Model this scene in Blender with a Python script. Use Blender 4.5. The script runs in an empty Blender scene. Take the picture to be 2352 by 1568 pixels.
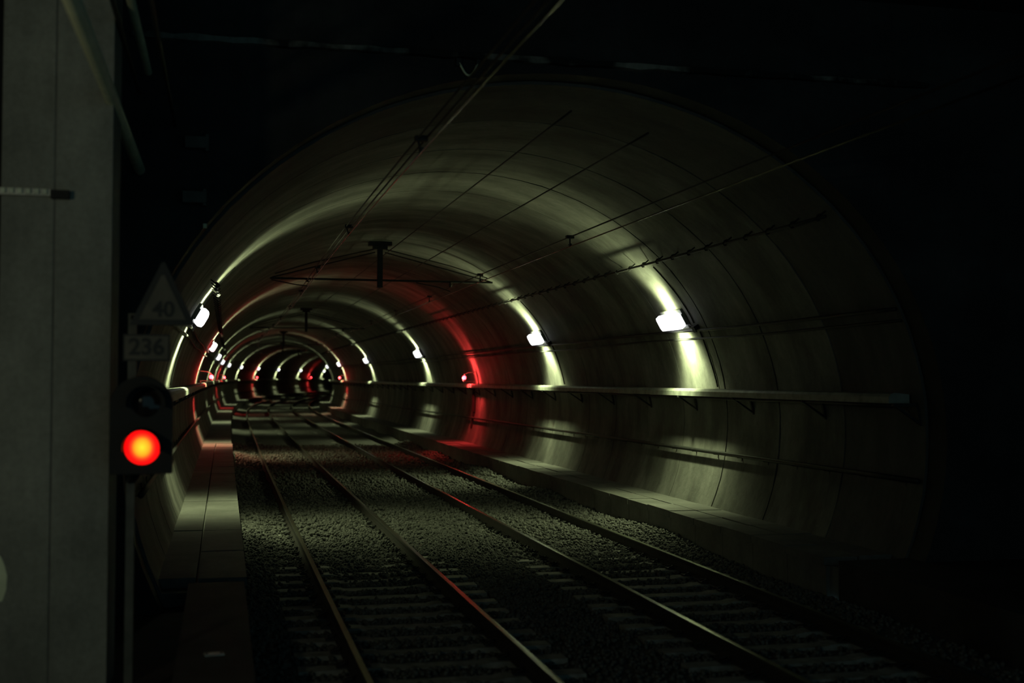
import bpy, bmesh, math, random
import numpy as np
from mathutils import Vector, Matrix, Euler

random.seed(7)
rng = np.random.default_rng(11)
PI = math.pi
scene = bpy.context.scene
COL = scene.collection

# ------------------------------------------------------------------ camera
CAM_H, CAM_YAW, CAM_PITCH, CAM_ROLL = 2.4531, 0.23261, 0.030796, 0.0030115
cam_data = bpy.data.cameras.new('camera')
cam_data.sensor_width = 36.0
cam_data.lens = 2800.0 / 2352.0 * 36.0
cam_data.clip_start, cam_data.clip_end = 0.1, 600
cam_data.dof.use_dof = True
cam_data.dof.focus_distance = 20.0
cam_data.dof.aperture_fstop = 1.0
cam = bpy.data.objects.new('camera', cam_data)
COL.objects.link(cam)
ca, sa, cb, sb = math.cos(CAM_YAW), math.sin(CAM_YAW), math.cos(CAM_PITCH), math.sin(CAM_PITCH)
F = Vector((sa * cb, ca * cb, sb)); R0 = Vector((ca, -sa, 0)); U0 = Vector((-sa * sb, -ca * sb, cb))
cr, sr = math.cos(CAM_ROLL), math.sin(CAM_ROLL)
Rv, Uv = cr * R0 + sr * U0, -sr * R0 + cr * U0
m = Matrix((Rv, Uv, -F)).transposed().to_4x4()
m.translation = Vector((0, 0, CAM_H))
cam.matrix_world = m
scene.camera = cam

# ------------------------------------------------------------------ world, exposure, lamp levels
scene.view_settings.view_transform = 'Standard'
scene.view_settings.look = 'None'
scene.view_settings.exposure = 0.0
scene.view_settings.gamma = 1.0
scene.view_settings.use_curve_mapping = False
world = bpy.data.worlds.new('world'); scene.world = world
world.use_nodes = True
bg = world.node_tree.nodes['Background']
bg.inputs[0].default_value = (0.40, 0.88, 1.0, 1)      # teal ambient added to lift the blacks, entering through the open station end
bg.inputs[1].default_value = 0.13
LAMP_COLOR = (0.86, 1.0, 0.50)
LAMP_UP, LAMP_DOWN = 195.0, 400.0
LENS_STRENGTH = 2.0
RED_STRENGTH = 30.0
RED_POWER = 380.0
PLATFORM_LAMP_POWER = 62.0

# ------------------------------------------------------------------ the track's path (s along the track, off to the right, z up)
TS = 3.477                                   # distance between the two tracks
XC = 3.6773
_kn = np.array([0, 15, 30, 45, 60, 80, 110., 400])
_kk = np.array([-1.263e-4, 1.011e-4, 1.918e-4, 1.594e-4, 5.66e-5, 6.811e-4, 2.354e-3, 2.354e-3])
_ds = 0.5
_S = np.arange(-20, 320, _ds)
_T = np.cumsum(np.interp(_S, _kn, _kk)) * _ds; _T -= np.interp(0, _S, _T)
_X = np.cumsum(np.sin(_T)) * _ds; _X -= np.interp(0, _S, _X)
_Y = np.cumsum(np.cos(_T)) * _ds; _Y -= np.interp(0, _S, _Y)
_Z = 0.0979 * np.maximum(_S - 30, 0) ** 2 / 2e4
def theta(s): return np.interp(s, _S, _T)
def P(s, off, z):
    t = theta(s)
    return np.stack(np.broadcast_arrays(XC + np.interp(s, _S, _X) + np.cos(t) * off,
                                        np.interp(s, _S, _Y) - np.sin(t) * off,
                                        np.interp(s, _S, _Z) + z), -1)
def PV(s, off, z): return Vector(P(float(s), float(off), float(z)).tolist())
# the lining's inner outline
EA, EB, EZ = 4.62, 4.03, 1.75
def wall_off(z, grow=0.0): return (EA + grow) * math.sqrt(max(0.0, 1 - ((z - EZ) / (EB + grow)) ** 2))
S_PORTAL = 13.2

# ------------------------------------------------------------------ materials
def new_mat(name):
    mt = bpy.data.materials.new(name); mt.use_nodes = True
    nt = mt.node_tree; b = nt.nodes['Principled BSDF']
    return mt, nt, b
def plain(name, col, rough=0.6, metal=0.0, noise=0.25, scale=14.0, bump=0.0):
    mt, nt, b = new_mat(name)
    g = nt.nodes.new('ShaderNodeNewGeometry')
    n = nt.nodes.new('ShaderNodeTexNoise'); n.inputs['Scale'].default_value = scale; n.inputs['Detail'].default_value = 5
    nt.links.new(g.outputs['Position'], n.inputs['Vector'])
    r = nt.nodes.new('ShaderNodeValToRGB')
    r.color_ramp.elements[0].position = 0.3; r.color_ramp.elements[1].position = 0.7
    r.color_ramp.elements[0].color = tuple(c * (1 - noise) for c in col) + (1,)
    r.color_ramp.elements[1].color = tuple(min(1, c * (1 + noise)) for c in col) + (1,)
    nt.links.new(n.outputs['Fac'], r.inputs[0]); nt.links.new(r.outputs[0], b.inputs['Base Color'])
    b.inputs['Roughness'].default_value = rough; b.inputs['Metallic'].default_value = metal
    if bump:
        bp = nt.nodes.new('ShaderNodeBump'); bp.inputs['Strength'].default_value = bump; bp.inputs['Distance'].default_value = 0.02
        nt.links.new(n.outputs['Fac'], bp.inputs['Height']); nt.links.new(bp.outputs[0], b.inputs['Normal'])
    return mt
def emit(name, col, strength):
    mt, nt, b = new_mat(name)
    b.inputs['Base Color'].default_value = tuple(min(1, c) for c in col) + (1,)
    b.inputs['Emission Color'].default_value = tuple(col) + (1,)
    b.inputs['Emission Strength'].default_value = strength
    return mt
def concrete(name, col, stain=0.55, sx=(0.35, 1.6, 0.5), rough=0.72, fine=9.0, stain_lo=0.38, stain_hi=0.72, streak=0.5):
    """cast concrete: broad soot stains drawn out round the arch, water streaks, fine grain"""
    mt, nt, b = new_mat(name)
    L = nt.links
    g = nt.nodes.new('ShaderNodeNewGeometry')
    def noise(vec, scale, detail=4, rough_=0.55):
        mp = nt.nodes.new('ShaderNodeMapping'); mp.inputs['Scale'].default_value = vec
        n = nt.nodes.new('ShaderNodeTexNoise'); n.inputs['Scale'].default_value = scale
        n.inputs['Detail'].default_value = detail; n.inputs['Roughness'].default_value = rough_
        L.new(g.outputs['Position'], mp.inputs['Vector']); L.new(mp.outputs[0], n.inputs['Vector'])
        return n.outputs['Fac']
    def ramp(src, p0, p1, v0, v1):
        r = nt.nodes.new('ShaderNodeMapRange'); r.inputs['From Min'].default_value = p0; r.inputs['From Max'].default_value = p1
        r.inputs['To Min'].default_value = v0; r.inputs['To Max'].default_value = v1
        L.new(src, r.inputs['Value']); return r.outputs[0]
    def mul(a, c):
        mm = nt.nodes.new('ShaderNodeMath'); mm.operation = 'MULTIPLY'; L.new(a, mm.inputs[0]); L.new(c, mm.inputs[1]); return mm.outputs[0]
    big = ramp(noise(sx, 1.1, 5, 0.6), stain_lo, stain_hi, 1 - stain, 1.0)
    stk = ramp(noise((1.4, 1.5, 0.25), 1.3, 6, 0.7), 0.35, 0.65, 1 - streak * 0.55, 1.0)
    grain = noise((1, 1, 1), fine, 8, 0.7)
    gr = ramp(grain, 0.25, 0.75, 0.78, 1.12)
    v = mul(mul(big, stk), gr)
    mx = nt.nodes.new('ShaderNodeVectorMath'); mx.operation = 'SCALE'; mx.inputs[0].default_value = col
    L.new(v, mx.inputs['Scale']); L.new(mx.outputs[0], b.inputs['Base Color'])
    b.inputs['Roughness'].default_value = rough
    b.inputs['Specular IOR Level'].default_value = 0.3
    bp = nt.nodes.new('ShaderNodeBump'); bp.inputs['Strength'].default_value = 0.25; bp.inputs['Distance'].default_value = 0.03
    L.new(grain, bp.inputs['Height']); L.new(bp.outputs[0], b.inputs['Normal'])
    return mt

M = {}
M['lining'] = concrete('lining_concrete', (0.24, 0.24, 0.22), streak=0.32, stain=0.62, stain_lo=0.38, stain_hi=0.66, sx=(0.45, 1.05, 0.5))
M['shaded_ring'] = concrete('shaded_ring_concrete', (0.13, 0.13, 0.125), stain=0.4)  # first ring's colour darkened in place of the light falloff at the mouth
M['shell'] = concrete('shell_concrete', (0.12, 0.12, 0.115))
M['walkway'] = concrete('walkway_concrete', (0.21, 0.21, 0.195), stain=0.4, sx=(1, 1, 1), streak=0.2, fine=14)
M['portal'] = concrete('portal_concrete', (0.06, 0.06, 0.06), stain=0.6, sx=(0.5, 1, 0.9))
M['ledge'] = concrete('ledge_concrete', (0.30, 0.30, 0.26), stain=0.95, sx=(1.2, 1, 1), stain_lo=0.45, stain_hi=0.6)
M['pillar'] = concrete('pillar_concrete', (0.40, 0.40, 0.35), stain=0.35, sx=(1.2, 1, 0.9), streak=0.5, fine=22)
M['ballast'] = plain('ballast_stone', (0.095, 0.095, 0.085), 0.85, 0, 0.6, 17, 0.4)
M['ballast_bed'] = plain('ballast_bed', (0.065, 0.065, 0.06), 0.95, 0, 0.7, 30, 1.0)
M['sleeper'] = plain('sleeper_concrete', (0.23, 0.23, 0.21), 0.8, 0, 0.35, 9, 0.3)
M['rail_side'] = plain('rail_rust', (0.022, 0.020, 0.017), 0.95, 0.0, 0.4, 20)
M['rail_head'] = plain('rail_running_surface', (0.50, 0.53, 0.42), 0.27, 1.0, 0.1, 40)
M['steel'] = plain('dark_steel', (0.03, 0.031, 0.03), 0.55, 0.4, 0.3, 18)
M['galv'] = plain('galvanised_steel', (0.30, 0.31, 0.29), 0.45, 0.5, 0.25, 12)
M['tray'] = plain('tray_paint', (0.22, 0.23, 0.20), 0.55, 0.0, 0.3, 6)
M['cable'] = plain('black_cable', (0.018, 0.018, 0.018), 0.6, 0, 0.3, 20)
M['copper'] = plain('contact_wire_metal', (0.09, 0.085, 0.065), 0.2, 1.0, 0.2, 20)
M['wire'] = plain('stranded_wire', (0.012, 0.012, 0.012), 0.6, 0.0, 0.3, 20)
M['ceramic'] = plain('insulator_brown', (0.05, 0.03, 0.02), 0.3, 0, 0.2, 10)
M['pipe'] = plain('pale_pipe_paint', (0.74, 0.78, 0.55), 0.5, 0, 0.12, 8)
M['housing'] = plain('lamp_housing', (0.25, 0.26, 0.24), 0.5, 0, 0.2, 10)
M['lens'] = emit('lit_lens', (0.95, 0.97, 1.0), LENS_STRENGTH)
M['red_bulb'] = emit('red_bulb', (1.0, 0.022, 0.03), RED_STRENGTH)
M['black'] = plain('matt_black', (0.006, 0.006, 0.006), 0.7, 0, 0.3, 10)
M['dark_glass'] = plain('dark_glass', (0.015, 0.012, 0.012), 0.12, 0, 0.1, 5)
M['sign'] = plain('sign_face', (0.085, 0.072, 0.05), 0.55, 0, 0.2, 9)
M['sign_ink'] = plain('sign_ink', (0.012, 0.012, 0.012), 0.6, 0, 0.1, 9)
M['mast'] = plain('mast_paint', (0.085, 0.085, 0.07), 0.6, 0, 0.3, 7)
M['rib'] = plain('strip_pale', (0.62, 0.66, 0.52), 0.5, 0, 0.2, 12)
M['yellow'] = plain('marker_plate', (0.75, 0.8, 0.5), 0.35, 0, 0.1, 12)
# signal glass: hot centre, red rim (this lens gives off light)
mt, nt, b = new_mat('signal_red_glass')
tc = nt.nodes.new('ShaderNodeTexCoord'); ln = nt.nodes.new('ShaderNodeVectorMath'); ln.operation = 'LENGTH'
mp = nt.nodes.new('ShaderNodeMapping'); mp.inputs['Scale'].default_value = (1, 0, 0.9)
nt.links.new(tc.outputs['Object'], mp.inputs['Vector']); nt.links.new(mp.outputs[0], ln.inputs[0])
rp = nt.nodes.new('ShaderNodeValToRGB'); cr_ = rp.color_ramp
mr = nt.nodes.new('ShaderNodeMapRange'); mr.inputs['From Min'].default_value = 0.0; mr.inputs['From Max'].default_value = 0.14
nt.links.new(ln.outputs['Value'], mr.inputs['Value']); nt.links.new(mr.outputs[0], rp.inputs[0])
cr_.elements[0].position = 0.0; cr_.elements[0].color = (1.0, 0.55, 0.02, 1)
cr_.elements[1].position = 1.0; cr_.elements[1].color = (0.75, 0.0, 0.0, 1)
e = cr_.elements.new(0.36); e.color = (1.0, 0.28, 0.01, 1)
e = cr_.elements.new(0.52); e.color = (1.0, 0.045, 0.008, 1)
e = cr_.elements.new(0.66); e.color = (1.0, 0.004, 0.004, 1)
nt.links.new(rp.outputs[0], b.inputs['Emission Color']); b.inputs['Emission Strength'].default_value = 1.6
b.inputs['Base Color'].default_value = (0.25, 0.01, 0.01, 1)
M['signal_red'] = mt

# ------------------------------------------------------------------ mesh helpers
class MB:
    def __init__(s): s.v = []; s.f = []; s.mi = []; s.cur = 0
    def add(s, vs, fs):
        o = len(s.v); s.v += [tuple(map(float, p)) for p in vs]; s.f += [tuple(i + o for i in f) for f in fs]; s.mi += [s.cur] * len(fs); return s
    def box(s, c, d, rot=None):
        c = Vector(c); h = Vector(d) / 2
        vs = [Vector((x * h.x, y * h.y, z * h.z)) for x in (-1, 1) for y in (-1, 1) for z in (-1, 1)]
        if rot is not None: vs = [rot @ q for q in vs]
        return s.add([q + c for q in vs], [(0, 1, 3, 2), (4, 6, 7, 5), (0, 4, 5, 1), (2, 3, 7, 6), (0, 2, 6, 4), (1, 5, 7, 3)])
    def bar(s, a, b, w, h):
        a, b = Vector(a), Vector(b); d = (b - a); l = d.length
        rot = d.to_track_quat('Y', 'Z').to_matrix()
        return s.box((a + b) / 2, (w, l, h), rot)
    def tube(s, pts, r, n=8, cap=True):
        pts = [Vector(p) for p in pts]; vs = []; fs = []
        rr = r if isinstance(r, (list, tuple)) else [r] * len(pts)
        for i, p in enumerate(pts):
            d = (pts[min(i + 1, len(pts) - 1)] - pts[max(i - 1, 0)]).normalized()
            up = Vector((0, 0, 1)) if abs(d.z) < 0.95 else Vector((1, 0, 0))
            x = d.cross(up).normalized(); y = x.cross(d)
            vs += [p + (x * math.cos(2 * PI * k / n) + y * math.sin(2 * PI * k / n)) * rr[i] for k in range(n)]
        for i in range(len(pts) - 1):
            for k in range(n):
                fs.append((i * n + k, i * n + (k + 1) % n, (i + 1) * n + (k + 1) % n, (i + 1) * n + k))
        if cap:
            fs.append(tuple(range(n))[::-1]); fs.append(tuple((len(pts) - 1) * n + k for k in range(n)))
        return s.add(vs, fs)
    def sweep(s, prof, ss, closed=True, mats=None):
        """a profile of (off, z) carried along the track's path"""
        n = len(prof); vs = []; fs = []; mi = []
        for q in ss: vs += P(np.full(n, float(q)), np.array([a for a, _ in prof]), np.array([c for _, c in prof])).tolist()
        for i in range(len(ss) - 1):
            for k in range(n if closed else n - 1):
                k2 = (k + 1) % n
                fs.append((i * n + k, (i + 1) * n + k, (i + 1) * n + k2, i * n + k2)); mi.append(mats[k] if mats else s.cur)
        o = len(s.mi)
        s.add(vs, fs); s.mi[o:] = mi
        if closed:
            b0 = len(s.v) - len(vs)
            s.f += [tuple(b0 + k for k in range(n)), tuple(b0 + (len(ss) - 1) * n + k for k in range(n))[::-1]]; s.mi += [0, 0]
        return s
    def ico(s, c, r, sub=2, squash=(1, 1, 1)):
        bm = bmesh.new(); bmesh.ops.create_icosphere(bm, subdivisions=sub, radius=r)
        vs = [Vector((v.co.x * squash[0], v.co.y * squash[1], v.co.z * squash[2])) + Vector(c) for v in bm.verts]
        fs = [tuple(v.index for v in f.verts) for f in bm.faces]; bm.free()
        return s.add(vs, fs)
    def mesh(s, name, mats, origin=(0, 0, 0), smooth=False, bevel=0):
        me = bpy.data.meshes.new(name); o = Vector(origin)
        me.from_pydata([tuple(Vector(p) - o) for p in s.v], [], s.f)
        for mm in (mats if isinstance(mats, (list, tuple)) else [mats]): me.materials.append(mm)
        if any(s.mi): me.polygons.foreach_set('material_index', s.mi)
        bm = bmesh.new(); bm.from_mesh(me)
        bmesh.ops.recalc_face_normals(bm, faces=bm.faces)
        if bevel: bmesh.ops.bevel(bm, geom=list(bm.edges), offset=bevel, segments=2, profile=0.6, affect='EDGES')
        bm.to_mesh(me); bm.free()
        if smooth: me.polygons.foreach_set('use_smooth', [True] * len(me.polygons))
        me.update()
        return me
def world_of(o):
    v = Vector((0, 0, 0))
    while o is not None: v += o.location; o = o.parent
    return v
def obj(name, mb, mats, parent=None, smooth=False, bevel=0, origin=None, local=False):
    """links mb as one object; mb is in world coordinates (unless local), the parents carry no rotation then"""
    if origin is None: origin = (0, 0, 0) if (local or parent is None) else world_of(parent)
    me = mb.mesh(name, mats, origin if not local else (0, 0, 0), smooth, bevel)
    o = bpy.data.objects.new(name, me); COL.objects.link(o)
    if parent is not None: o.parent = parent
    elif not local: o.location = origin
    return o
def tag(o, label=None, cat=None, group=None, kind=None):
    for k, v in (('label', label), ('category', cat), ('group', group), ('kind', kind)):
        if v: o[k] = v
    return o
def empty(name, loc, rz=0.0, **kw):
    o = bpy.data.objects.new(name, None); COL.objects.link(o); o.empty_display_size = 0.2
    o.location = loc; o.rotation_euler = (0, 0, rz); return tag(o, **kw)
def copy_tree(o, parent=None):
    c = o.copy(); COL.objects.link(c)
    if parent is not None: c.parent = parent
    for ch in list(o.children): copy_tree(ch, c)
    return c
def steps(a, b):
    out = [a]; q = a
    while q < b - 1e-6:
        q = min(b, q + (1.0 if q < 40 else 2.0 if q < 90 else 3.0)); out.append(q)
    return out
S_END = 236.0
S_NEAR = 2.5

# ------------------------------------------------------------------ tunnel lining
# backing shell: left wall, vault, right wall; panels stand proud of it ring by ring, and past the rings it is the surface itself
Z_FOOT, Z_LONG = 0.0, 4.27
RING, N_RING = 2.0, 50
S_RINGS_END = S_PORTAL + RING * N_RING
def ang_of(z, side): # angle on the outline for a height, side +1 right
    return math.asin(max(-1, min(1, (z - EZ) / EB))) if side > 0 else PI - math.asin(max(-1, min(1, (z - EZ) / EB)))
spans = {'right': (ang_of(Z_FOOT, 1), ang_of(Z_LONG, 1), 16), 'vault': (ang_of(Z_LONG, 1), ang_of(Z_LONG, -1), 24), 'left': (ang_of(Z_LONG, -1), ang_of(Z_FOOT, -1), 16)}
def arc(which, grow=0.0):
    a0, a1, n = spans[which]
    return [((EA + grow) * math.cos(a0 + (a1 - a0) * k / n), EZ + (EB + grow) * math.sin(a0 + (a1 - a0) * k / n)) for k in range(n + 1)]
shells = {}
for which, nm in (('left', 'wall_left'), ('right', 'wall_right'), ('vault', 'ceiling')):
    mb = MB(); mb.sweep(arc(which, 0.045), steps(S_PORTAL + 0.02, S_RINGS_END), closed=False)
    mb.cur = 1; mb.sweep(arc(which), steps(S_RINGS_END, S_END), closed=False, mats=[1] * 200)
    shells[which] = tag(obj(nm, mb, [M['shell'], M['lining']], origin=tuple(PV(S_PORTAL, 0, 0)), smooth=True), kind='structure')
tag(shells['left'], label='curved concrete left tunnel wall built of cast rings')
tag(shells['right'], label='curved concrete right tunnel wall built of cast rings')
tag(shells['vault'], label='stained concrete tunnel vault over both tracks')
def lining_panel(which, s0, s1, jit, mat='lining'):
    a0, a1, n = spans[which]
    inner, outer = arc(which, 0.0), arc(which, 0.04)
    gap = 0.015 if jit else 0.006
    mb = MB(); vs = []
    m_ = n + 1
    sm = (s0 + s1) / 2
    rows = []
    for q, e_ in ((s0 + gap, 1), (sm, 0), (s1 - gap, -1)):
        sj = np.array([q + (e_ * abs(rng.normal(0, jit)) if e_ else 0) for _ in range(m_)])
        rows.append(sj)
        vs += P(sj, np.array([a for a, _ in inner]), np.array([c for _, c in inner])).tolist()
    fs = []
    for i in range(2):
        for k in range(n): fs.append((i * m_ + k, (i + 1) * m_ + k, (i + 1) * m_ + k + 1, i * m_ + k + 1))
    mb.add(vs, fs)
    nsm = len(fs)
    for i in (0, 2):      # joint flanks
        vv = P(rows[i], np.array([a for a, _ in inner]), np.array([c for _, c in inner])).tolist() + P(rows[i], np.array([a for a, _ in outer]), np.array([c for _, c in outer])).tolist()
        mb.add(vv, [(k, k + 1, m_ + k + 1, m_ + k) for k in range(n)])
    me = bpy.data.meshes.new('lining_panel'); par = shells[which]; o_ = world_of(par)
    me.from_pydata([tuple(Vector(p) - o_) for p in mb.v], [], mb.f); me.materials.append(M[mat])
    me.polygons.foreach_set('use_smooth', [True] * nsm + [False] * (len(mb.f) - nsm)); me.update()
    o = bpy.data.objects.new('lining_panel', me); COL.objects.link(o); o.parent = par
for i in range(N_RING):
    s0 = S_PORTAL + i * RING
    for which in ('left', 'vault', 'right'): lining_panel(which, s0, s0 + RING, 0.009 if i in (0, 1, 2, 3, 6, 10, 11) else 0, 'shaded_ring' if i == 0 else 'lining')
# cap far beyond the bend
mb = MB(); pr = arc('right') + arc('vault')[1:] + arc('left')[1:]
mb.add(P(np.full(len(pr), S_END), np.array([a for a, _ in pr]), np.array([c for _, c in pr])).tolist(), [tuple(range(len(pr)))])
tag(obj('wall_back', mb, M['shell'], origin=tuple(PV(S_END, 0, 0))), kind='structure')

# ------------------------------------------------------------------ portal wall at the platform's end, station box
TOP = 6.9
mb = MB()
pr = [(x, z) for x, z in arc('right', 0.035) + arc('vault', 0.035)[1:] + arc('left', 0.035)[1:]]
X0, X1 = -7.3, 8.6
def outer_pt(x, z):
    d = Vector((x, z - EZ)); k = min((X1 / d.x) if d.x > 0 else (X0 / d.x) if d.x < 0 else 1e9, ((TOP - EZ) / d.y) if d.y > 0 else ((-0.8 - EZ) / d.y) if d.y < 0 else 1e9)
    return (d.x * k, EZ + d.y * k)
for sgn in (0, 1):
    q = S_PORTAL - 0.5 * (1 - sgn)
out = [outer_pt(*p) for p in pr]
def ring_pts(lst, q): return P(np.full(len(lst), q), np.array([a for a, _ in lst]), np.array([c for _, c in lst])).tolist()
n = len(pr)
q0, q1 = S_PORTAL - 0.35, S_PORTAL + 0.03
mb.add(ring_pts(pr, q0) + ring_pts(out, q0) + ring_pts(pr, q1) + ring_pts(out, q1),
       [(k, k + 1, n + k + 1, n + k) for k in range(n - 1)] + [(2 * n + k, 3 * n + k, 3 * n + k + 1, 2 * n + k + 1) for k in range(n - 1)] + [(k, 2 * n + k, 2 * n + k + 1, k + 1) for k in range(n - 1)])
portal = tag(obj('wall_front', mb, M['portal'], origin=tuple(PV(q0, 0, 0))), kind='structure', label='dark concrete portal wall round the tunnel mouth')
mb = MB(); ss = np.linspace(-4.6, 4.4, 46)
vs = []; fs = []
for k, x in enumerate(ss):          # chipped ledge over the arch
    t = 0.022 + 0.02 * abs(math.sin(k * 1.7)) * rng.random(); dz = 0.006 * math.sin(k * 2.3)
    for dy, zz in ((-0.10, -t), (-0.10, t), (0.0, t), (0.0, -t)): vs.append(P(q0 + dy, x, 5.93 - 0.012 * x * 0 + zz + dz).tolist())
for k in range(len(ss) - 1):
    for j in range(4): fs.append((4 * k + j, 4 * k + (j + 1) % 4, 4 * k + 4 + (j + 1) % 4, 4 * k + 4 + j))
fs += [(0, 1, 2, 3), tuple(4 * (len(ss) - 1) + j for j in range(4))]
mb.add(vs, fs); obj('ledge', mb, M['ledge'], portal)
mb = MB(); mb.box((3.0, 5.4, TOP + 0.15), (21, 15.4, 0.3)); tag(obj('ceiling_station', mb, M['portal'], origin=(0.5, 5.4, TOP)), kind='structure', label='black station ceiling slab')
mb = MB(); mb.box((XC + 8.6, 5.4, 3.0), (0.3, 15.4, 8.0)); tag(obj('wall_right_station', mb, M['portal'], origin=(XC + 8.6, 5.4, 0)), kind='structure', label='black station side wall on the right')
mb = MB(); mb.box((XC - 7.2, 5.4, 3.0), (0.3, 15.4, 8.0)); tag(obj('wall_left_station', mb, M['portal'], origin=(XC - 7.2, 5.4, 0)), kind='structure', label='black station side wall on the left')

# ------------------------------------------------------------------ ballast bed and stones
def smooth_noise(s, x):
    return 0.5 * np.sin(s * 1.7 + 1.3 * np.sin(x * 2.1)) + 0.5 * np.sin(x * 3.7 + s * 0.9 + 2 * np.sin(s * 0.37))
CURB = 3.43
def bed_z(s, off):
    s = np.asarray(s, float); off = np.asarray(off, float)
    z = -0.215 + 0.02 * smooth_noise(s, off)
    fill = np.clip((s - 15.5) / 3.0, 0, 1)
    z = z + 0.05 * fill
    d = np.abs(off)
    z = z + 0.13 * np.clip((d - 2.75) / 0.5, 0, 1) * (0.6 + 0.4 * np.sin(s * 0.9 + off)) * np.clip((s - 9) / 6, 0, 1)  # heaped at the walkway edge
    return z
def build_bed():
    ss = np.array(steps(S_NEAR, S_END)); xs = np.linspace(-CURB, CURB, 45)
    S_, X_ = np.meshgrid(ss, xs, indexing='ij')
    pts = P(S_.ravel(), X_.ravel(), bed_z(S_, X_).ravel()); nx = len(xs)
    fs = [(i * nx + k, i * nx + k + 1, (i + 1) * nx + k + 1, (i + 1) * nx + k) for i in range(len(ss) - 1) for k in range(nx - 1)]
    mb = MB(); mb.add(pts.tolist(), fs)
    return tag(obj('floor', mb, M['ballast_bed'], origin=tuple(PV(S_NEAR, 0, -0.2)), smooth=True), kind='structure', label='ballast bed between the two walkways')
build_bed()
def build_stones():
    bm = bmesh.new(); bmesh.ops.create_icosphere(bm, subdivisions=1, radius=1.0)
    bv = np.array([v.co[:] for v in bm.verts]); bf = np.array([[v.index for v in f.verts] for f in bm.faces]); bm.free()
    S_l, X_l, R_l = [], [], []
    for a, b_, dens, r0, r1 in ((7, 12, 230, .018, .034), (12, 20, 420, .018, .036), (20, 30, 260, .02, .042), (30, 48, 90, .03, .055)):
        n = int((b_ - a) * 2 * CURB * dens)
        S_l.append(rng.uniform(a, b_, n)); X_l.append(rng.uniform(-CURB + .03, CURB - .03, n)); R_l.append(rng.uniform(r0, r1, n))
    s, x, r = map(np.concatenate, (S_l, X_l, R_l))
    z = bed_z(s, x) + r * 0.35 + rng.uniform(-.01, .02, len(s))
    keep = np.ones(len(s), bool)
    for c in (-TS / 2, TS / 2):
        for e_ in (-.7525, .7525): keep &= np.abs(x - c - e_) > 0.085
        over = (np.abs(x - c) < 1.27) & (np.abs((s - SL0) / 0.6 - np.round((s - SL0) / 0.6)) * 0.6 < 0.13)
        keep &= ~(over & (s < 17.5 + rng.normal(0, 1.2, len(s))))
        keep &= ~(over & (rng.random(len(s)) < 0.35))
    s, x, r, z = s[keep], x[keep], r[keep], z[keep]
    N = len(s); c = P(s, x, z)
    V = bv[None] * (r[:, None, None]) * (1 + rng.uniform(-.38, .3, (N, len(bv), 1)))
    V *= rng.uniform(.65, 1.15, (N, 1, 3))
    V = V + c[:, None, :]
    o0 = np.array(PV(7, 0, -0.2)); V -= o0
    Fc = (bf[None] + (np.arange(N) * len(bv))[:, None, None]).reshape(-1)
    me = bpy.data.meshes.new('ballast_stones')
    me.vertices.add(N * len(bv)); me.vertices.foreach_set('co', V.reshape(-1).astype(np.float32))
    nf = N * len(bf)
    me.loops.add(nf * 3); me.loops.foreach_set('vertex_index', Fc.astype(np.int32))
    me.polygons.add(nf); me.polygons.foreach_set('loop_start', np.arange(0, nf * 3, 3, dtype=np.int32))
    me.update(calc_edges=True); me.materials.append(M['ballast'])
    o = bpy.data.objects.new('ballast_stones', me); COL.objects.link(o); o.location = o0.tolist()
    tag(o, 'grey crushed stone ballast heaped round the rails', 'ballast', kind='stuff')
SL0 = 4.03
build_stones()

# ------------------------------------------------------------------ tracks: two things, each with rails, sleepers and clips
def rail_profile(c):
    h = [(-.070, -.159), (-.070, -.148), (-.012, -.128), (-.009, -.045), (-.034, -.034), (-.035, -.010), (-.028, -.001), (0, .0),
         (.028, -.001), (.035, -.010), (.034, -.034), (.009, -.045), (.012, -.128), (.070, -.148), (.070, -.159)]
    return [(c + a, z) for a, z in h], [0, 0, 0, 0, 0, 0, 1, 1, 0, 0, 0, 0, 0, 0, 0]
def sleeper_mesh():
    mb = MB(); prof = [(-.125, -.36), (.125, -.36), (.105, -.172), (-.105, -.172)]
    xs = [(-1.25, 0.0), (-1.18, 0), (-.5, 0), (-.42, -.018), (.42, -.018), (.5, 0), (1.18, 0), (1.25, 0.0)]
    vs = []; fs = []
    for x, dz in xs:
        vs += [(x, y, z + (dz if z > -.3 else 0)) for y, z in prof]
    for i in range(len(xs) - 1):
        for k in range(4): fs.append((4 * i + k, 4 * i + (k + 1) % 4, 4 * i + 4 + (k + 1) % 4, 4 * i + 4 + k))
    fs += [(0, 1, 2, 3), tuple(4 * (len(xs) - 1) + k for k in range(4))]
    mb.add(vs, fs); return mb.mesh('sleeper', M['sleeper'])
def clip_mesh():
    mb = MB(); mb.box((0, 0, -.158), (.10, .11, .022)); mb.tube([(-.03, -.05, -.14), (.03, -.04, -.125), (.045, 0, -.12), (.03, .04, -.125), (-.03, .05, -.14)], .011, 6)
    return mb.mesh('rail_clip', M['steel'])
SLM, CLM = sleeper_mesh(), clip_mesh()
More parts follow.
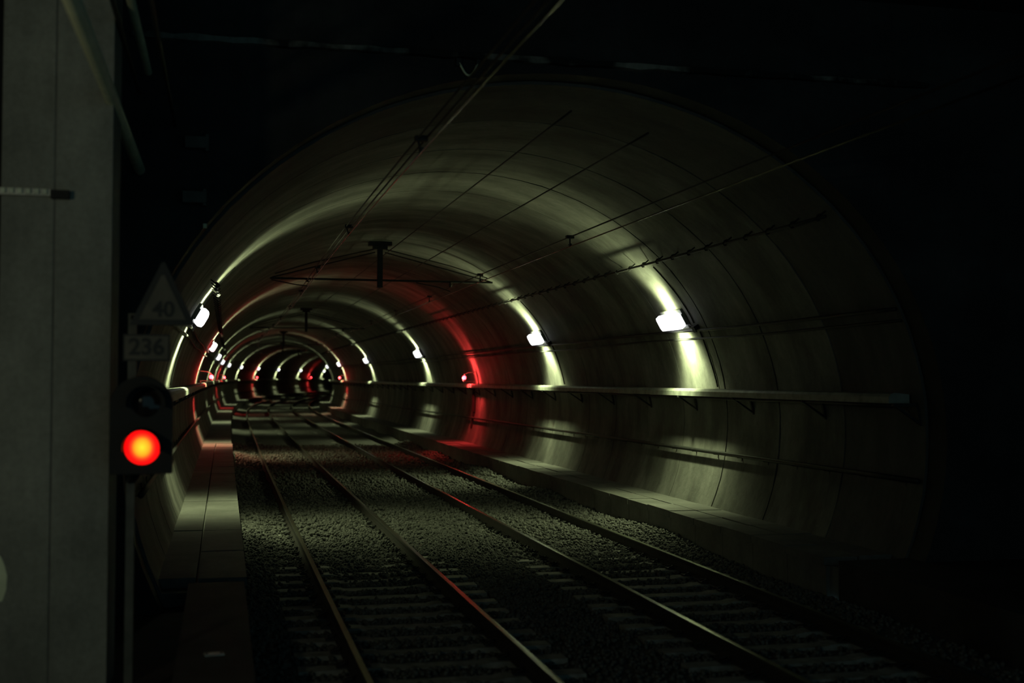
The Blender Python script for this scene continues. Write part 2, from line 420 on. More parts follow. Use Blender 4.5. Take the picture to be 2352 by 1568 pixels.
def make_track(c, label):
    root = empty('railway_track', PV(S_NEAR, c, 0), 0, label=label, cat='railway track')
    base = root.location.copy()
    for e_ in (-.7525, .7525):
        pf, mm = rail_profile(c + e_)
        mb = MB(); mb.sweep(pf, steps(S_NEAR, S_END - 2), True, mm)
        obj('rail', mb, [M['rail_side'], M['rail_head']], root)
    i = 0
    far = MB(); pf = None
    while True:
        s = SL0 + 0.6 * i
        if s > 200: break
        p = PV(s, c, 0) - base; t = float(theta(s))
        if i < 150:
            o = bpy.data.objects.new('sleeper', SLM); COL.objects.link(o); o.parent = root; o.location = p; o.rotation_euler = (0, 0, -t + random.uniform(-.006, .006))
            if 6 < s < 24:
                for x in (-.7525, .7525):
                    for sd in (-1, 1):
                        k = bpy.data.objects.new('rail_clip', CLM); COL.objects.link(k); k.parent = o
                        k.location = (x + sd * .105, 0, 0); k.rotation_euler = (0, 0, 0 if sd < 0 else PI)
        else:
            far.box(PV(s, c, -.23), (2.5, .22, .11), Euler((0, 0, -t)).to_matrix())
        i += 1
    tag(obj('far_sleepers', far, M['sleeper'], root), kind='stuff')
    return root
make_track(-TS / 2, 'left railway track beside the narrow left walkway, two steel rails on concrete sleepers')
make_track(TS / 2, 'right railway track beside the right walkway, two steel rails with bright running edges')

# ------------------------------------------------------------------ walkways (setting) with their slabs
WZ = 0.32
def walkway(side, seam, slab_len, s_parts, label):
    c0, c1 = CURB, wall_off(WZ, 0.06)
    mb = MB()
    pf = [(side * (c0 + .05), -.40), (side * (c0 + .05), WZ - .10), (side * c1, WZ - .10), (side * c1, -.40)]
    mb.sweep(pf, steps(S_PORTAL, S_END))
    # plain far stretch, built whole
    pf2 = [(side * c0, -.40), (side * c0, WZ), (side * c1, WZ), (side * c1, -.40)]
    mb.sweep(pf2, steps(s_parts, S_END))
    w = tag(obj('walkway', mb, M['walkway'], origin=tuple(PV(S_PORTAL, side * 3.9, 0))), kind='structure', label=label)
    s = S_PORTAL + 0.3
    g = 0.012
    while s < s_parts - 1e-6:
        e_ = min(s + slab_len, s_parts)
        for a, b_ in ((c0 - .03, seam - g), (seam + g, c1)):
            mb = MB(); dz = random.uniform(-.008, .006)
            z0 = WZ - .10
            pf = [(side * a, z0), (side * a, WZ + dz), (side * b_, WZ + dz), (side * b_, z0)]
            mb.sweep(pf, [s + g, e_ - g]); obj('slab', mb, M['walkway'], w)
        mb = MB(); pf = [(side * c0, -.40), (side * c0, WZ - .11), (side * (c0 + .06), WZ - .11), (side * (c0 + .06), -.40)]
        mb.sweep(pf, [s + g * .6, e_ - g * .6]); obj('curb_block', mb, M['walkway'], w)
        s = e_
    return w
walkway(1, 3.86, 1.05, 41.25, 'raised slab walkway along the right tunnel wall')
walkway(-1, 3.92, 2.1, 41.0, 'narrow raised slab walkway along the left tunnel wall')
# platform ends in the station box
mb = MB(); mb.sweep([(-CURB, -.4), (-CURB, WZ), (-4.0, WZ), (-4.0, .08), (-6.9, .08), (-6.9, -.4)], [-1.0, 4.0, 8.0, S_PORTAL - .0])
tag(obj('platform_left', mb, M['portal'], origin=tuple(PV(5, -5, 0))), kind='structure', label='dark low platform under the signal on the left')
mb = MB(); mb.sweep([(CURB, -.4), (CURB, WZ), (8.3, WZ), (8.3, -.4)], [-1.0, 4.0, 8.0, S_PORTAL - .0])
tag(obj('platform_right', mb, M['portal'], origin=tuple(PV(5, 5, 0))), kind='structure', label='dark low platform at the right edge')

# ------------------------------------------------------------------ lamps on the walls
Z_L = 3.53
OFF_L = wall_off(Z_L)
TAU = math.atan2((Z_L - EZ) / EB ** 2, OFF_L / EA ** 2)
# local frame: origin on the wall, +x into the wall (right side), y along the track
NRM = Vector((-math.cos(TAU), 0, -math.sin(TAU))); TAN = Vector((-math.sin(TAU), 0, math.cos(TAU)))
ROT = Matrix((NRM, Vector((0, 1, 0)), TAN)).transposed()      # columns: out of the wall, along, up the wall
def lw(n_, y, t_): return ROT @ Vector((n_, y, t_))
def fan_light(name, power, color, sigma, base, z_lo, z_hi, x_win=None, lean=0.0):
    ld = bpy.data.lights.new(name, 'POINT'); ld.energy = power; ld.color = color; ld.shadow_soft_size = 0.07
    ld.use_nodes = True; nt = ld.node_tree; em = nt.nodes['Emission']; em.inputs['Color'].default_value = (1, 1, 1, 1)
    tc = nt.nodes.new('ShaderNodeTexCoord'); sp = nt.nodes.new('ShaderNodeSeparateXYZ')
    nt.links.new(tc.outputs['Normal'], sp.inputs[0])
    def mth(op, a, b_=None):
        n_ = nt.nodes.new('ShaderNodeMath'); n_.operation = op
        for i, q in enumerate((a, b_)):
            if q is None: continue
            if isinstance(q, (int, float)): n_.inputs[i].default_value = q
            else: nt.links.new(q, n_.inputs[i])
        return n_.outputs[0]
    y2 = mth('MULTIPLY', sp.outputs['Y'], sp.outputs['Y'])
    # the beam is a fan across the tunnel, narrower upwards than downwards
    mr_ = nt.nodes.new('ShaderNodeMapRange'); mr_.inputs['From Min'].default_value = -0.6; mr_.inputs['From Max'].default_value = 0.6
    mr_.inputs['To Min'].default_value = sigma[1]; mr_.inputs['To Max'].default_value = sigma[0]
    nt.links.new(sp.outputs['Z'], mr_.inputs['Value'])
    sg = mr_.outputs[0]
    g = mth('POWER', 2.718281828, mth('MULTIPLY', mth('POWER', mth('DIVIDE', y2, mth('MULTIPLY', sg, sg)), 2.2), -0.5))
    mz = nt.nodes.new('ShaderNodeMapRange'); mz.interpolation_type = 'SMOOTHSTEP'      # shade edge above or below
    mz.inputs['From Min'].default_value = z_lo; mz.inputs['From Max'].default_value = z_hi
    nt.links.new(mth('ADD', sp.outputs['Z'], mth('MULTIPLY', sp.outputs['X'], lean)), mz.inputs['Value'])      # leaning to the wall
    out = mth('MULTIPLY', mth('ADD', g, base), mz.outputs[0])
    if x_win:                        # a back-lit lamp: most of its light goes to the wall it hangs on
        mx_ = nt.nodes.new('ShaderNodeMapRange'); mx_.interpolation_type = 'SMOOTHSTEP'
        mx_.inputs['From Min'].default_value = x_win[0]; mx_.inputs['From Max'].default_value = x_win[1]; mx_.inputs['To Min'].default_value = 0.04
        nt.links.new(sp.outputs['X'], mx_.inputs['Value']); out = mth('MULTIPLY', out, mx_.outputs[0])
    nt.links.new(out, em.inputs['Strength'])
    return ld
UP_DATA = fan_light('lamp_up_light', LAMP_UP, LAMP_COLOR, (0.50, 0.50), 0.006, -0.05, 0.50, None, 0.30)
DOWN_DATA = fan_light('lamp_down_light', LAMP_DOWN, LAMP_COLOR, (0.46, 0.51), 0.006, 0.12, -0.52, None, -0.42)
RED_DATA = fan_light('red_lamp_light', RED_POWER, (1.0, .05, .045), (0.46, 0.52), 0.05, 1.15, 0.75, (-0.9, 0.1))
def make_lamp():
    root = empty('wall_lamp', (0, 0, 0))
    mb = MB(); mb.box(lw(.025, 0, 0), (.05, 1.0, .37), ROT); obj('housing', mb, M['housing'], root, local=True, bevel=.008)
    mb = MB(); mb.box(lw(.13, 0, 0), (.16, .96, .30), ROT); obj('lens', mb, M['lens'], root, local=True, bevel=.075, smooth=True)
    for y in (-.495, .495):
        mb = MB(); mb.box(lw(.05, y, 0), (.05, .02, .2), ROT); obj('end_cap', mb, M['housing'], root, local=True, bevel=.01)
    mb = MB(); mb.box(lw(.05, -.78, -.20), (.10, .13, .11), ROT); mb.tube([lw(.05, -.45, -.1), lw(.05, -.62, -.13), lw(.05, -.74, -.19)], .014, 6); obj('junction_box', mb, M['black'], root, local=True)
    pts = []
    for z in np.linspace(3.36, 2.33, 9):
        pts.append((wall_off(z) - .02 - OFF_L, -.80 - .06 * (3.36 - z) + .02 * math.sin(z * 5), z - Z_L))
    mb = MB(); mb.tube(pts, .014, 6); obj('supply_cable', mb, M['cable'], root, local=True, smooth=True)
    pts = [(wall_off(z) - .015 - OFF_L, -.66 + .05 * math.sin(z * 3.1), z - Z_L) for z in np.linspace(3.42, 4.38, 9)]
    mb = MB(); mb.tube(pts, .010, 6); obj('feed_cable', mb, M['cable'], root, local=True, smooth=True)
    for y in (0,):
        for dat, n_, t_ in ((UP_DATA, .37, .26), (DOWN_DATA, .44, -.19)):
            lo = bpy.data.objects.new(dat.name, dat); COL.objects.link(lo); lo.parent = root; lo.location = lw(n_, y, t_)
    return root
def place(root, s, side, z, off):
    p = PV(s, side * off, z); root.location = p
    root.rotation_euler = (0, 0, -float(theta(s)) + (0 if side > 0 else PI))
left_words = ['lit white wall lamp on the left wall, just right of the triangular sign',
              'second lit white lamp down the left wall, above the bracketed red lamp',
              'third lit white lamp down the left wall, touching the one behind it',
              'fourth lit white lamp down the left wall, overlapping the third one',
              'fifth lit white lamp down the left wall, over a small red glow',
              'sixth lit white lamp down the left wall, standing alone before the bend',
              'seventh lit white lamp on the left wall, directly above a red lamp',
              'eighth lit white lamp on the left wall, in the middle of the bend',
              'ninth lit white lamp on the left wall, left of the far red lamp',
              'farthest lit white lamp of the left wall, touching a right wall lamp']
right_words = ['largest lit white lamp, nearest on the right wall with a cable beside it',
               'second largest lit white lamp on the right wall, right of the largest red lamp',
               'third lit white lamp along the right wall, left of the nearest right red lamp',
               'fourth lit white lamp along the right wall, alone beside a dark stretch',
               'fifth lit white lamp along the right wall, above a red lamp on a tray',
               'farthest lit white lamp seen on the right wall, just before the bend']
proto = None
for side, lst, words in ((-1, [21.04 + 19.877 * i for i in range(10)], left_words), (1, [20.35, 30.0, 49.87, 69.75, 89.63, 109.5], right_words)):
    for s, w in zip(lst, words):
        if proto is None: proto = make_lamp(); r = proto
        else: r = copy_tree(proto)
        place(r, s, side, Z_L, OFF_L)
        tag(r, w, 'wall lamp', 'white lamps on the left wall' if side < 0 else 'white lamps on the right wall')

# ------------------------------------------------------------------ cable trays with brackets
TZ = 2.23
def tray(side, label):
    root = empty('cable_tray', PV(S_PORTAL, side * 4.4, TZ), 0, label=label, cat='cable tray', group='cable trays on the tunnel walls')
    ss = steps(S_PORTAL + .25, S_END - 2)
    o1, o2 = 4.25, 4.55
    mb = MB(); pf = [(o1, TZ - .06), (o1, TZ + .02), (o1 + .025, TZ + .055), (o1 + .08, TZ + .07), (o2 - .02, TZ + .05), (o2 - .02, TZ - .06)]
    mb.sweep([(side * a, z) for a, z in pf], ss); obj('tray_body', mb, M['tray'], root)
    mb = MB(); pts = [PV(q, side * (o1 + .05), TZ - .085 + .006 * math.sin(q * 1.3)) for q in ss]; mb.tube(pts, .022, 6); obj('cable', mb, M['cable'], root, smooth=True)
    q = 13.35
    bm_ = None
    while q < 120:
        t = float(theta(q))
        if bm_ is None:
            mb = MB(); wx = wall_off(2.1) - .01
            mb.box((4.40, 0, TZ - .075), (.32, .05, .035)); mb.bar((4.55, 0, TZ - .06), (wall_off(1.92), 0, 1.90), .05, .03); mb.bar((4.27, 0, TZ - .085), (wall_off(1.94) - .02, 0, 1.93), .04, .025)
            bm_ = mb.mesh('tray_bracket', M['steel'], (4.4, 0, TZ))
        o = bpy.data.objects.new('tray_bracket', bm_); COL.objects.link(o); o.parent = root
        o.location = PV(q, side * 4.4, TZ) - root.location; o.rotation_euler = (0, 0, -t + (0 if side > 0 else PI))
        q += 2.4
    return root
tray(1, 'pale cable tray along the right tunnel wall on triangular brackets')
tray(-1, 'dark cable tray along the left tunnel wall passing behind the signal')

# ------------------------------------------------------------------ handrail pipe low on the walls
def handrail(side, label):
    root = empty('wall_handrail', PV(S_PORTAL, side * 4.5, 1.2), 0, label=label, cat='handrail')
    zf = lambda q: 1.24 - 0.0035 * (q - 13) if q < 60 else 1.075
    ss = steps(S_PORTAL, S_END - 2)
    mb = MB(); mb.tube([PV(q, side * (wall_off(zf(q)) - .095), zf(q)) for q in ss], .034, 8); obj('rail_pipe', mb, M['steel'], root, smooth=True)
    q = 13.6
    while q < 70:
        mb = MB(); z = zf(q); w_ = wall_off(z)
        mb.bar(PV(q, side * (w_ - .10), z - .035), PV(q, side * (w_ + .02), z - .045), .03, .012); mb.bar(PV(q, side * (w_ - .01), z - .10), PV(q, side * (w_ - .012), z + .02), .03, .015)
        obj('bracket', mb, M['steel'], root); q += 0.98 if q < 40 else 1.96
handrail(1, 'dark handrail pipe running low along the right tunnel wall')
handrail(-1, 'dark handrail pipe running low along the left tunnel wall')

# ------------------------------------------------------------------ cables under the lamps, feeder cable with clamps
def long_cable(side, z, r, label, dz=0.02):
    w_ = wall_off(z)
    ss = steps(S_PORTAL, S_END - 2); fine = []
    for a, b_ in zip(ss[:-1], ss[1:]): fine += [a, (a + b_) / 2]
    mb = MB(); mb.tube([PV(q, side * (wall_off(z + dz * math.sin(q * .63)) - r - .035), z + dz * math.sin(q * .63)) for q in fine], r, 6)
    tag(obj('power_cable', mb, M['cable'], origin=tuple(PV(S_PORTAL, side * w_, z)), smooth=True), label, 'cable', 'power cables under the wall lamps')
for side, nm in ((1, 'right'), (-1, 'left')):
    long_cable(side, 3.30, .026, f'upper black cable of the pair under the {nm} wall lamps', .012)
    long_cable(side, 3.16, .020, f'lower black cable of the pair under the {nm} wall lamps', .016)
def leaky(side, label):
    z0 = 4.40 if side > 0 else 3.86; a = 0.968
    o0 = EA * a * math.sqrt(1 - ((z0 - EZ) / (EB * a)) ** 2)
    root = empty('radio_cable', PV(S_PORTAL, side * o0, z0), 0, label=label, cat='cable')
    s0 = S_PORTAL if side > 0 else 18.8
    mb = MB(); mb.tube([PV(q, side * o0, z0) for q in steps(s0, S_END - 2)], .021, 6); obj('cable', mb, M['cable'], root, smooth=True)
    mb = MB(); w_ = wall_off(z0 + .10)
    mb.bar((o0 - .005, 0, z0), (w_ + .02, 0, z0 + .10), .022, .018)
    mb.tube([(o0 + .03, 0, z0 - .02), (o0, 0, z0 - .03), (o0 - .03, 0, z0), (o0, 0, z0 + .035), (o0 + .04, 0, z0 + .05)], .012, 6)
    cm = mb.mesh('clamp', M['black'], (o0, 0, z0))
    q = s0 + .2
    while q < 100:
        o = bpy.data.objects.new('clamp', cm); COL.objects.link(o); o.parent = root
        o.location = PV(q, side * o0, z0) - root.location; o.rotation_euler = (0, 0, -float(theta(q)) + (0 if side > 0 else PI)); q += .7
leaky(1, 'black radio cable on a row of small clamps high on the right wall')
leaky(-1, 'black radio cable on a row of small clamps high on the left wall')

# ------------------------------------------------------------------ overhead line
SUP = [29.5 + 29.0 * i for i in range(6)]
def overhead(c, zc, zm, twin, label):
    root = empty('overhead_line', PV(S_NEAR + 3, c, zc), 0, label=label, cat='overhead wire')
    ss = steps(S_NEAR + 3, S_END - 2)
    zig = lambda q: 0.10 * math.sin((q - 29.5) / 29.0 * PI)
    mb = MB(); mb.tube([PV(q, c + zig(q), zc) for q in ss], .010, 6); obj('contact_wire', mb, M['copper'], root, smooth=True)
    for d in twin:
        mb = MB(); mb.tube([PV(q, c + zig(q) + d, zm) for q in ss], .011, 6); obj('messenger_wire', mb, M['wire'], root, smooth=True)
    q = 11.6 if c < 0 else 18.5
    while q < 110:
        mb = MB(); d = twin[0]
        mb.tube([PV(q, c + zig(q) + d, zm), PV(q, c + zig(q), zc)], .012, 6); mb.box(PV(q, c + zig(q), zm), (.12, .09, .05)); mb.box(PV(q, c + zig(q), zc + .02), (.035, .09, .045))
        obj('dropper', mb, M['wire'], root); q += 7.0 if c < 0 else 7.2
overhead(-TS / 2, 4.64, 4.77, (-.035, .045), 'twin messenger and contact wires over the left track')
overhead(TS / 2, 4.55, 4.70, (.0,), 'messenger and contact wires over the right track with a bright glint')
for off, z, lb in ((0.05, 5.42, 'single bare wire strung just below the vault crown, left of two'), (0.95, 5.22, 'single bare wire strung below the vault, right of two')):
    mb = MB(); mb.tube([PV(q, off, z) for q in steps(S_PORTAL - .3, S_END - 2)], .011, 6)
    tag(obj('feeder_wire', mb, M['wire'], origin=tuple(PV(S_PORTAL, off, z)), smooth=True), lb, 'overhead wire', 'bare wires under the vault')
def make_support():
    root = empty('catenary_support', (0, 0, 0))
    zt = EZ + EB
    mb = MB(); mb.box((0, 0, zt - .05), (.55, .3, .10)); mb.box((0, 0, zt - .14), (.34, .24, .10)); obj('base_plate', mb, M['steel'], root, local=True)
    mb = MB(); mb.box((0, 0, (zt - .1 + 4.66) / 2), (.13, .13, zt - .1 - 4.66)); obj('post', mb, M['steel'], root, local=True, bevel=.01)
    mb = MB(); mb.tube([(-2.62, 0, 4.84), (2.80, 0, 4.84)], .026, 8); obj('cross_arm', mb, M['steel'], root, local=True)
    for x in (-2.58, 2.75):
        mb = MB(); mb.tube([(math.copysign(.12, x), 0, 5.52), (x, 0, 4.86)], .016, 6); obj('stay', mb, M['steel'], root, local=True)
        mb = MB(); mb.tube([(math.copysign(.12, x), 0, 5.60), (x * .62, 0, 5.24), (x * .97, 0, 4.95)], .014, 6); obj('stay', mb, M['steel'], root, local=True)
    for c, zm in ((-TS / 2, 4.77), (TS / 2, 4.70)):
        mb = MB(); ps = [(c, 0, 4.84 - .0), (c, 0, 4.82), (c, 0, 4.80), (c, 0, 4.78), (c, 0, zm - .01)]; mb.tube(ps, [.02, .05, .025, .05, .03], 8); obj('insulator', mb, M['ceramic'], root, local=True, smooth=True)
        mb = MB(); mb.tube([(c - .85, 0, 4.80), (c - .3, 0, 4.70), (c, 0, zm - .10)], .014, 6); obj('steady_arm', mb, M['steel'], root, local=True)
    return root
sw = ['nearest black hanging support post with a cross arm and stays under the vault',
      'second black hanging support post under the vault, seen below the nearest cross arm',
      'third black hanging support post, small, in the middle of the tunnel',
      'fourth small hanging support post, at the start of the bend',
      'fifth tiny hanging support post inside the bend', 'farthest tiny hanging support post inside the bend']
sp_ = None
for s, w in zip(SUP, sw):
    if sp_ is None: sp_ = make_support(); r = sp_
    else: r = copy_tree(sp_)
    r.location = PV(s, 0, 0); r.rotation_euler = (0, 0, -float(theta(s))); tag(r, w, 'overhead support', 'hanging supports of the overhead line')

# ------------------------------------------------------------------ red lamps on the trays
def make_red():
    """local: origin on the tray's top edge, +x to the wall"""
    root = empty('red_lamp', (0, 0, 0))
    mb = MB(); mb.ico((-.27, 0, .20), .065, 2, (1, 1, 1.15)); obj('bulb', mb, M['red_bulb'], root, local=True, smooth=True)
    mb = MB(); mb.tube([(-.27, 0, .09), (-.27, 0, .14)], [.05, .055], 10); obj('socket', mb, M['black'], root, local=True)
    mb = MB(); mb.bar((-.29, 0, .08), (.10, 0, .08), .05, .025); mb.bar((.06, 0, -.02), (.06, 0, .09), .05, .03); obj('bracket_arm', mb, M['galv'], root, local=True)
    mb = MB(); mb.tube([(-.27, 0, .31), (-.15, .02, .37), (.15, .03, .40)], .012, 6); obj('guard_wire', mb, M['galv'], root, local=True)
    lo = bpy.data.objects.new('red_glow', RED_DATA); COL.objects.link(lo); lo.parent = root; lo.location = (-.37, 0, .18)
    return root
redp = None
for side, s, w in ((-1, 40.2, 'nearest red lamp on the left wall, on a bracket over the tray'),
                   (-1, 89.0, 'second red lamp down the left wall, below overlapping white lamps'),
                   (-1, 139.3, 'third red lamp on the left wall, straight below a white lamp in the bend'),
                   (-1, 189.3, 'farthest red lamp, alone among the last white lamps of the bend'),
                   (1, 39.8, 'largest red lamp, on the right tray with a long red glow on the wall'),
                   (1, 89.2, 'small red lamp on the right tray, where the bend begins')):
    if redp is None: redp = make_red(); r = redp
    else: r = copy_tree(redp)
    place(r, s, side, TZ + .06, 4.35); tag(r, w, 'red lamp', 'red lamps above the trays')
mb = MB(); a, b_ = 2.12, .78
mb.bar(PV(40.5, wall_off(a) - .06, a), PV(40.5, wall_off(1.3) - .06, 1.35), .13, .08); mb.bar(PV(40.5, wall_off(1.3) - .05, 1.35), PV(40.5, wall_off(b_) - .03, b_), .08, .05)
tag(obj('cable_duct', mb, M['black'], origin=tuple(PV(40.5, 4.5, .8))), 'black vertical cable duct on the red lit part of the right wall', 'cable duct')

# ------------------------------------------------------------------ pillar by the camera, strip, pipes
root = empty('pillar', (-1.22, 9.9, .08), 0, label='pale concrete pillar filling the left edge of the view', cat='pillar')
mb = MB(); mb.box((-1.425, 9.95, 3.48), (.37, .7, 6.80)); obj('pillar_face', mb, M['pillar'], root, bevel=.006)
mb = MB(); mb.box((-1.026, 9.95, 3.48), (.405, .7, 6.80)); obj('pillar_face', mb, M['pillar'], root, bevel=.006)
mb = MB(); mb.box((-1.23, 9.957, 3.48), (.05, .70, 6.78)); obj('joint_filler', mb, M['walkway'], root)
ol = [(-1.60, .80), (-1.555, .82), (-1.53, .90), (-1.525, 1.0), (-1.545, 1.08), (-1.57, 1.14), (-1.60, 1.17)]
n_ = len(ol); mb = MB()
mb.add([(x, 9.594, z) for x, z in ol] + [(x, 9.602, z) for x, z in ol], [tuple(range(n_)), tuple(range(n_, 2 * n_))[::-1]] + [(k, n_ + k, n_ + (k + 1) % n_, (k + 1) % n_) for k in range(n_)])
obj('plaster_patch', mb, M['pipe'], root)['label'] = 'pale plaster patch'
root = empty('slotted_rail', (-1.4, 9.55, 3.8), 0, label='short ribbed pale rail with a black end, bolted across the pillar', cat='rail')
mb = MB(); mb.box((-1.435, 9.57, 3.825), (.36, .05, .05)); obj('rail_body', mb, M['galv'], root)
for i in range(6):
    mb = MB(); mb.box((-1.585 + i * .058, 9.535, 3.828), (.030, .03, .036)); obj('rib', mb, M['rib'], root)
mb = MB(); mb.box((-1.19, 9.555, 3.812), (.13, .09, .06)); obj('end_block', mb, M['black'], root)
for x, z, r_, y0, y1, lb in ((-.84, 4.56, .052, 2.5, 12.83, 'thick pale pipe under the station ceiling, passing in front of the pillar'),
                             (-.72, 5.36, .036, 2.5, 12.0, 'thinner pale pipe under the ceiling, right of the thick pipe'),
                             (-.80, 5.16, .020, 2.5, 12.0, 'thin dark conduit between the two pale ceiling pipes'),
                             (-.50, 5.02, .016, 2.5, 12.83, 'thinnest dark conduit, rightmost of the ceiling pipes')):
    mb = MB(); mb.tube([(x, y0, z), (x, (y0 + y1) / 2, z), (x, y1, z)], r_, 14)
    o = tag(obj('ceiling_pipe', mb, M['pipe'] if r_ > .03 else M['steel'], origin=(x, y0, z), smooth=False), lb, 'pipe', 'pipes under the station ceiling')
for x, z, lb in ((-.28, 4.85, 'upper dark box on the portal wall beside the ceiling pipes'), (-.30, 4.29, 'lower dark box on the portal wall beside the ceiling pipes')):
    root = empty('junction_box', (x, 12.8, z - .07), 0, label=lb, cat='junction box', group='boxes on the portal wall')
    mb = MB(); mb.box((x, 12.77, z), (.24, .12, .12)); obj('box_body', mb, M['mast'], root, bevel=.008)
    mb = MB(); mb.box((x + .10, 12.78, z), (.03, .12, .17)); obj('box_lid', mb, M['mast'], root)
root = empty('marker_reflector', (-.193, 12.8, 3.97), 0, label='tiny pale marker plate on the dark left side of the portal', cat='marker')
mb = MB(); mb.box((-.193, 12.74, 4.0), (.035, .012, .045)); obj('plate', mb, M['yellow'], root)
mb = MB(); mb.bar((-.193, 12.745, 4.0), (-.193, 12.86, 3.99), .015, .015); obj('stem', mb, M['steel'], root)
root = empty('cable_loop', PV(12.84, -1.13, 5.7), 0, label='small dangling cable loop on the portal just above the arch', cat='cable')
mb = MB(); bp_ = PV(12.8, -1.13, 5.83)
mb.tube([bp_ + Vector((-.10 + .2 * k / 8, 0, .02 - .13 * math.sin(PI * k / 8))) for k in range(9)], .012, 6); obj('loop', mb, M['pipe'], root, smooth=True)
for d in (-.11, .11):
    mb = MB(); mb.box(bp_ + Vector((d, .02, .03)), (.05, .06, .08)); obj('clip', mb, M['steel'], root)

# ------------------------------------------------------------------ signal and signs on the mast
def disc(mb, c, r, d, n=28, dome=0.0):
    c = Vector(c); vs = []; rings = 5
    for i in range(1, rings + 1):
        a = i / rings
        vs += [c + Vector((r * a * math.cos(2 * PI * k / n), -dome * (1 - a * a), r * a * math.sin(2 * PI * k / n))) for k in range(n)]
    vs.append(c + Vector((0, -dome, 0))); fs = []
    for k in range(n): fs.append((len(vs) - 1, k, (k + 1) % n))
    for i in range(rings - 1):
        for k in range(n): fs.append((i * n + k, (i + 1) * n + k, (i + 1) * n + (k + 1) % n, i * n + (k + 1) % n))
    mb.add(vs, fs); return mb
def outline_plate(pts, y, d):
    """flat plate from an outline of (x, z), thickness d along y"""
    mb = MB(); n = len(pts)
    mb.add([(x, y, z) for x, z in pts] + [(x, y + d, z) for x, z in pts], [tuple(range(n)), tuple(range(n, 2 * n))[::-1]] + [(k, n + k, n + (k + 1) % n, (k + 1) % n) for k in range(n)])
    return mb
SX = -.572
root = empty('railway_signal', (-.655, 9.32, .08), 0, label='black two-lens signal showing a glowing red light, beside the pillar', cat='railway signal')
top = [(SX + .218 * math.cos(a), 2.25 + .215 * math.sin(a)) for a in np.linspace(0, PI, 15)]
pts = [(SX - .218, 1.76), (SX + .218, 1.76)] + top
obj('housing', outline_plate(pts, 9.2, .16), M['black'], root)
mb = MB(); mb.box((-.655, 9.43, 1.50), (.06, .06, 2.86)); mb.box((-.655, 9.43, .10), (.22, .22, .04)); obj('mast', mb, M['mast'], root)
mb = MB(); mb.bar((-.655, 9.40, 1.70), (-.60, 9.3, 1.80), .06, .05); obj('mast_bracket', mb, M['steel'], root)
for nm, cz, mk, cx_ in (('lower', 1.953, 'signal_red', -.562), ('upper', 2.27, 'dark_glass', -.54)):
    c = Vector((cx_, 9.195, cz)); me_mb = disc(MB(), (0, 0, 0), .126 if nm == 'lower' else .10, 0, 28, .02)
    o = obj('lens', me_mb, M[mk], root, local=True, smooth=True); o.location = c - root.location
    if nm == 'lower': o['label'] = 'lit red signal lens'
    else: o['label'] = 'dark unlit lens'
    mb = MB(); r_ = .142; vs = []; fs = []
    aa = np.linspace(math.radians(-10), math.radians(190), 17)
    for rr, y in ((r_, 9.2), (r_ - .006, 9.02), (r_ - .014, 9.02), (r_ - .010, 9.2)):
        vs += [(cx_ + rr * math.cos(a), y, cz + rr * math.sin(a)) for a in aa]
    for i in range(4):
        for k in range(16): fs.append((17 * i + k, 17 * i + k + 1, 17 * ((i + 1) % 4) + k + 1, 17 * ((i + 1) % 4) + k))
    mb.add(vs, fs); obj('hood', mb, M['black'], root)
def text_part(name, txt, size, c, y, parent, mat):
    cu = bpy.data.curves.new(name, 'FONT'); cu.body = txt; cu.size = size; cu.align_x = 'CENTER'; cu.align_y = 'CENTER'; cu.extrude = .002; cu.offset = .004
    tmp = bpy.data.objects.new('tmp', cu); COL.objects.link(tmp)
    dg = bpy.context.evaluated_depsgraph_get(); me = bpy.data.meshes.new_from_object(tmp.evaluated_get(dg))
    bpy.data.objects.remove(tmp)
    me.transform(Matrix.Translation((c[0], y, c[1])) @ Matrix.Rotation(PI / 2, 4, 'X')); me.transform(Matrix.Translation(-world_of(parent)))
    me.materials.clear(); me.materials.append(mat)
    o = bpy.data.objects.new(name, me); COL.objects.link(o); o.parent = parent; return o
def tri(cx_, zb, w, h): return [(cx_ - w / 2, zb), (cx_ + w / 2, zb), (cx_ + .012, zb + h), (cx_ - .012, zb + h)]
root = empty('speed_sign', (-.43, 9.15, 2.84), 0, label='triangular speed sign reading 40, above the number plate', cat='sign')
obj('border', outline_plate(tri(-.428, 2.835, .46, .455), 9.15, .02), M['sign_ink'], root)
obj('face', outline_plate(tri(-.428, 2.875, .325, .32), 9.14, .01), M['sign'], root)
text_part('numerals', '40', .155, (-.424, 2.945), 9.137, root, M['sign_ink'])
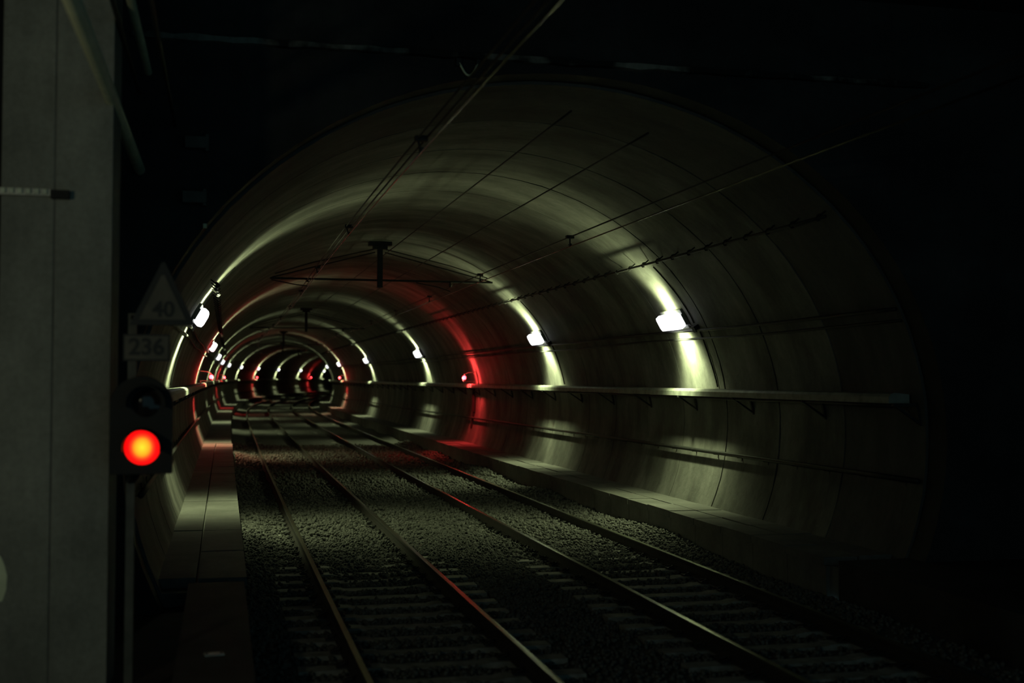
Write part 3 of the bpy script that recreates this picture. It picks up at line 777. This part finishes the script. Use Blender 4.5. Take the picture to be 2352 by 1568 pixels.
mb = MB(); mb.bar((-.655, 9.39, 2.90), (-.43, 9.175, 2.90), .03, .03); mb.box((-.43, 9.178, 2.95), (.04, .02, .2)); obj('arm', mb, M['black'], root)
root = empty('number_plate', (-.54, 9.15, 2.58), 0, label='rectangular plate reading 236, between the triangle and the signal', cat='sign')
obj('border', outline_plate([(-.70, 2.575), (-.375, 2.575), (-.375, 2.768), (-.70, 2.768)], 9.15, .02), M['sign_ink'], root)
obj('face', outline_plate([(-.688, 2.588), (-.387, 2.588), (-.387, 2.755), (-.688, 2.755)], 9.14, .01), M['sign'], root)
text_part('numerals', '236', .165, (-.537, 2.672), 9.137, root, M['sign_ink'])
mb = MB(); mb.bar((-.655, 9.39, 2.67), (-.56, 9.175, 2.67), .03, .03); obj('arm', mb, M['black'], root)
root = empty('floor_plate', (-.045, 9.75, WZ), 0.12, label='small pale metal plate lying on the dark left walkway', cat='plate')
mb = MB(); mb.box((0, 0, .006), (.15, .10, .012)); obj('plate', mb, M['galv'], root, local=True, bevel=.003)
for d in (-.055, .055):
    mb = MB(); mb.tube([(d, 0, .011), (d, 0, .018)], .012, 6); obj('bolt', mb, M['steel'], root, local=True)

# ------------------------------------------------------------------ platform lamp behind the viewpoint (lights the pillar, signs and pipes)
root = empty('platform_lamp', (-3.0, 4.0, 3.6), 0, label='platform strip lamp left of the view, in front of the pillar', cat='lamp')
mb = MB(); mb.box((-3.0, 4.0, 3.66), (.16, 1.3, .06)); obj('housing', mb, M['housing'], root)
mb = MB(); mb.tube([(-3.0, 3.4, 3.6), (-3.0, 4.6, 3.6)], .02, 8); obj('tube', mb, emit('strip_tube', (.85, 1, .7), 2.0), root)
for y in (3.6, 4.4):
    mb = MB(); mb.tube([(-3.0, y, 3.68), (-3.0, y, TOP)], .01, 6); obj('hanger', mb, M['steel'], root)
ld = bpy.data.lights.new('platform_glow', 'POINT'); ld.energy = PLATFORM_LAMP_POWER; ld.color = (1.0, .97, .62); ld.shadow_soft_size = .12
lo = bpy.data.objects.new('platform_glow', ld); COL.objects.link(lo); lo.parent = root; lo.location = (0, 0, -.25)
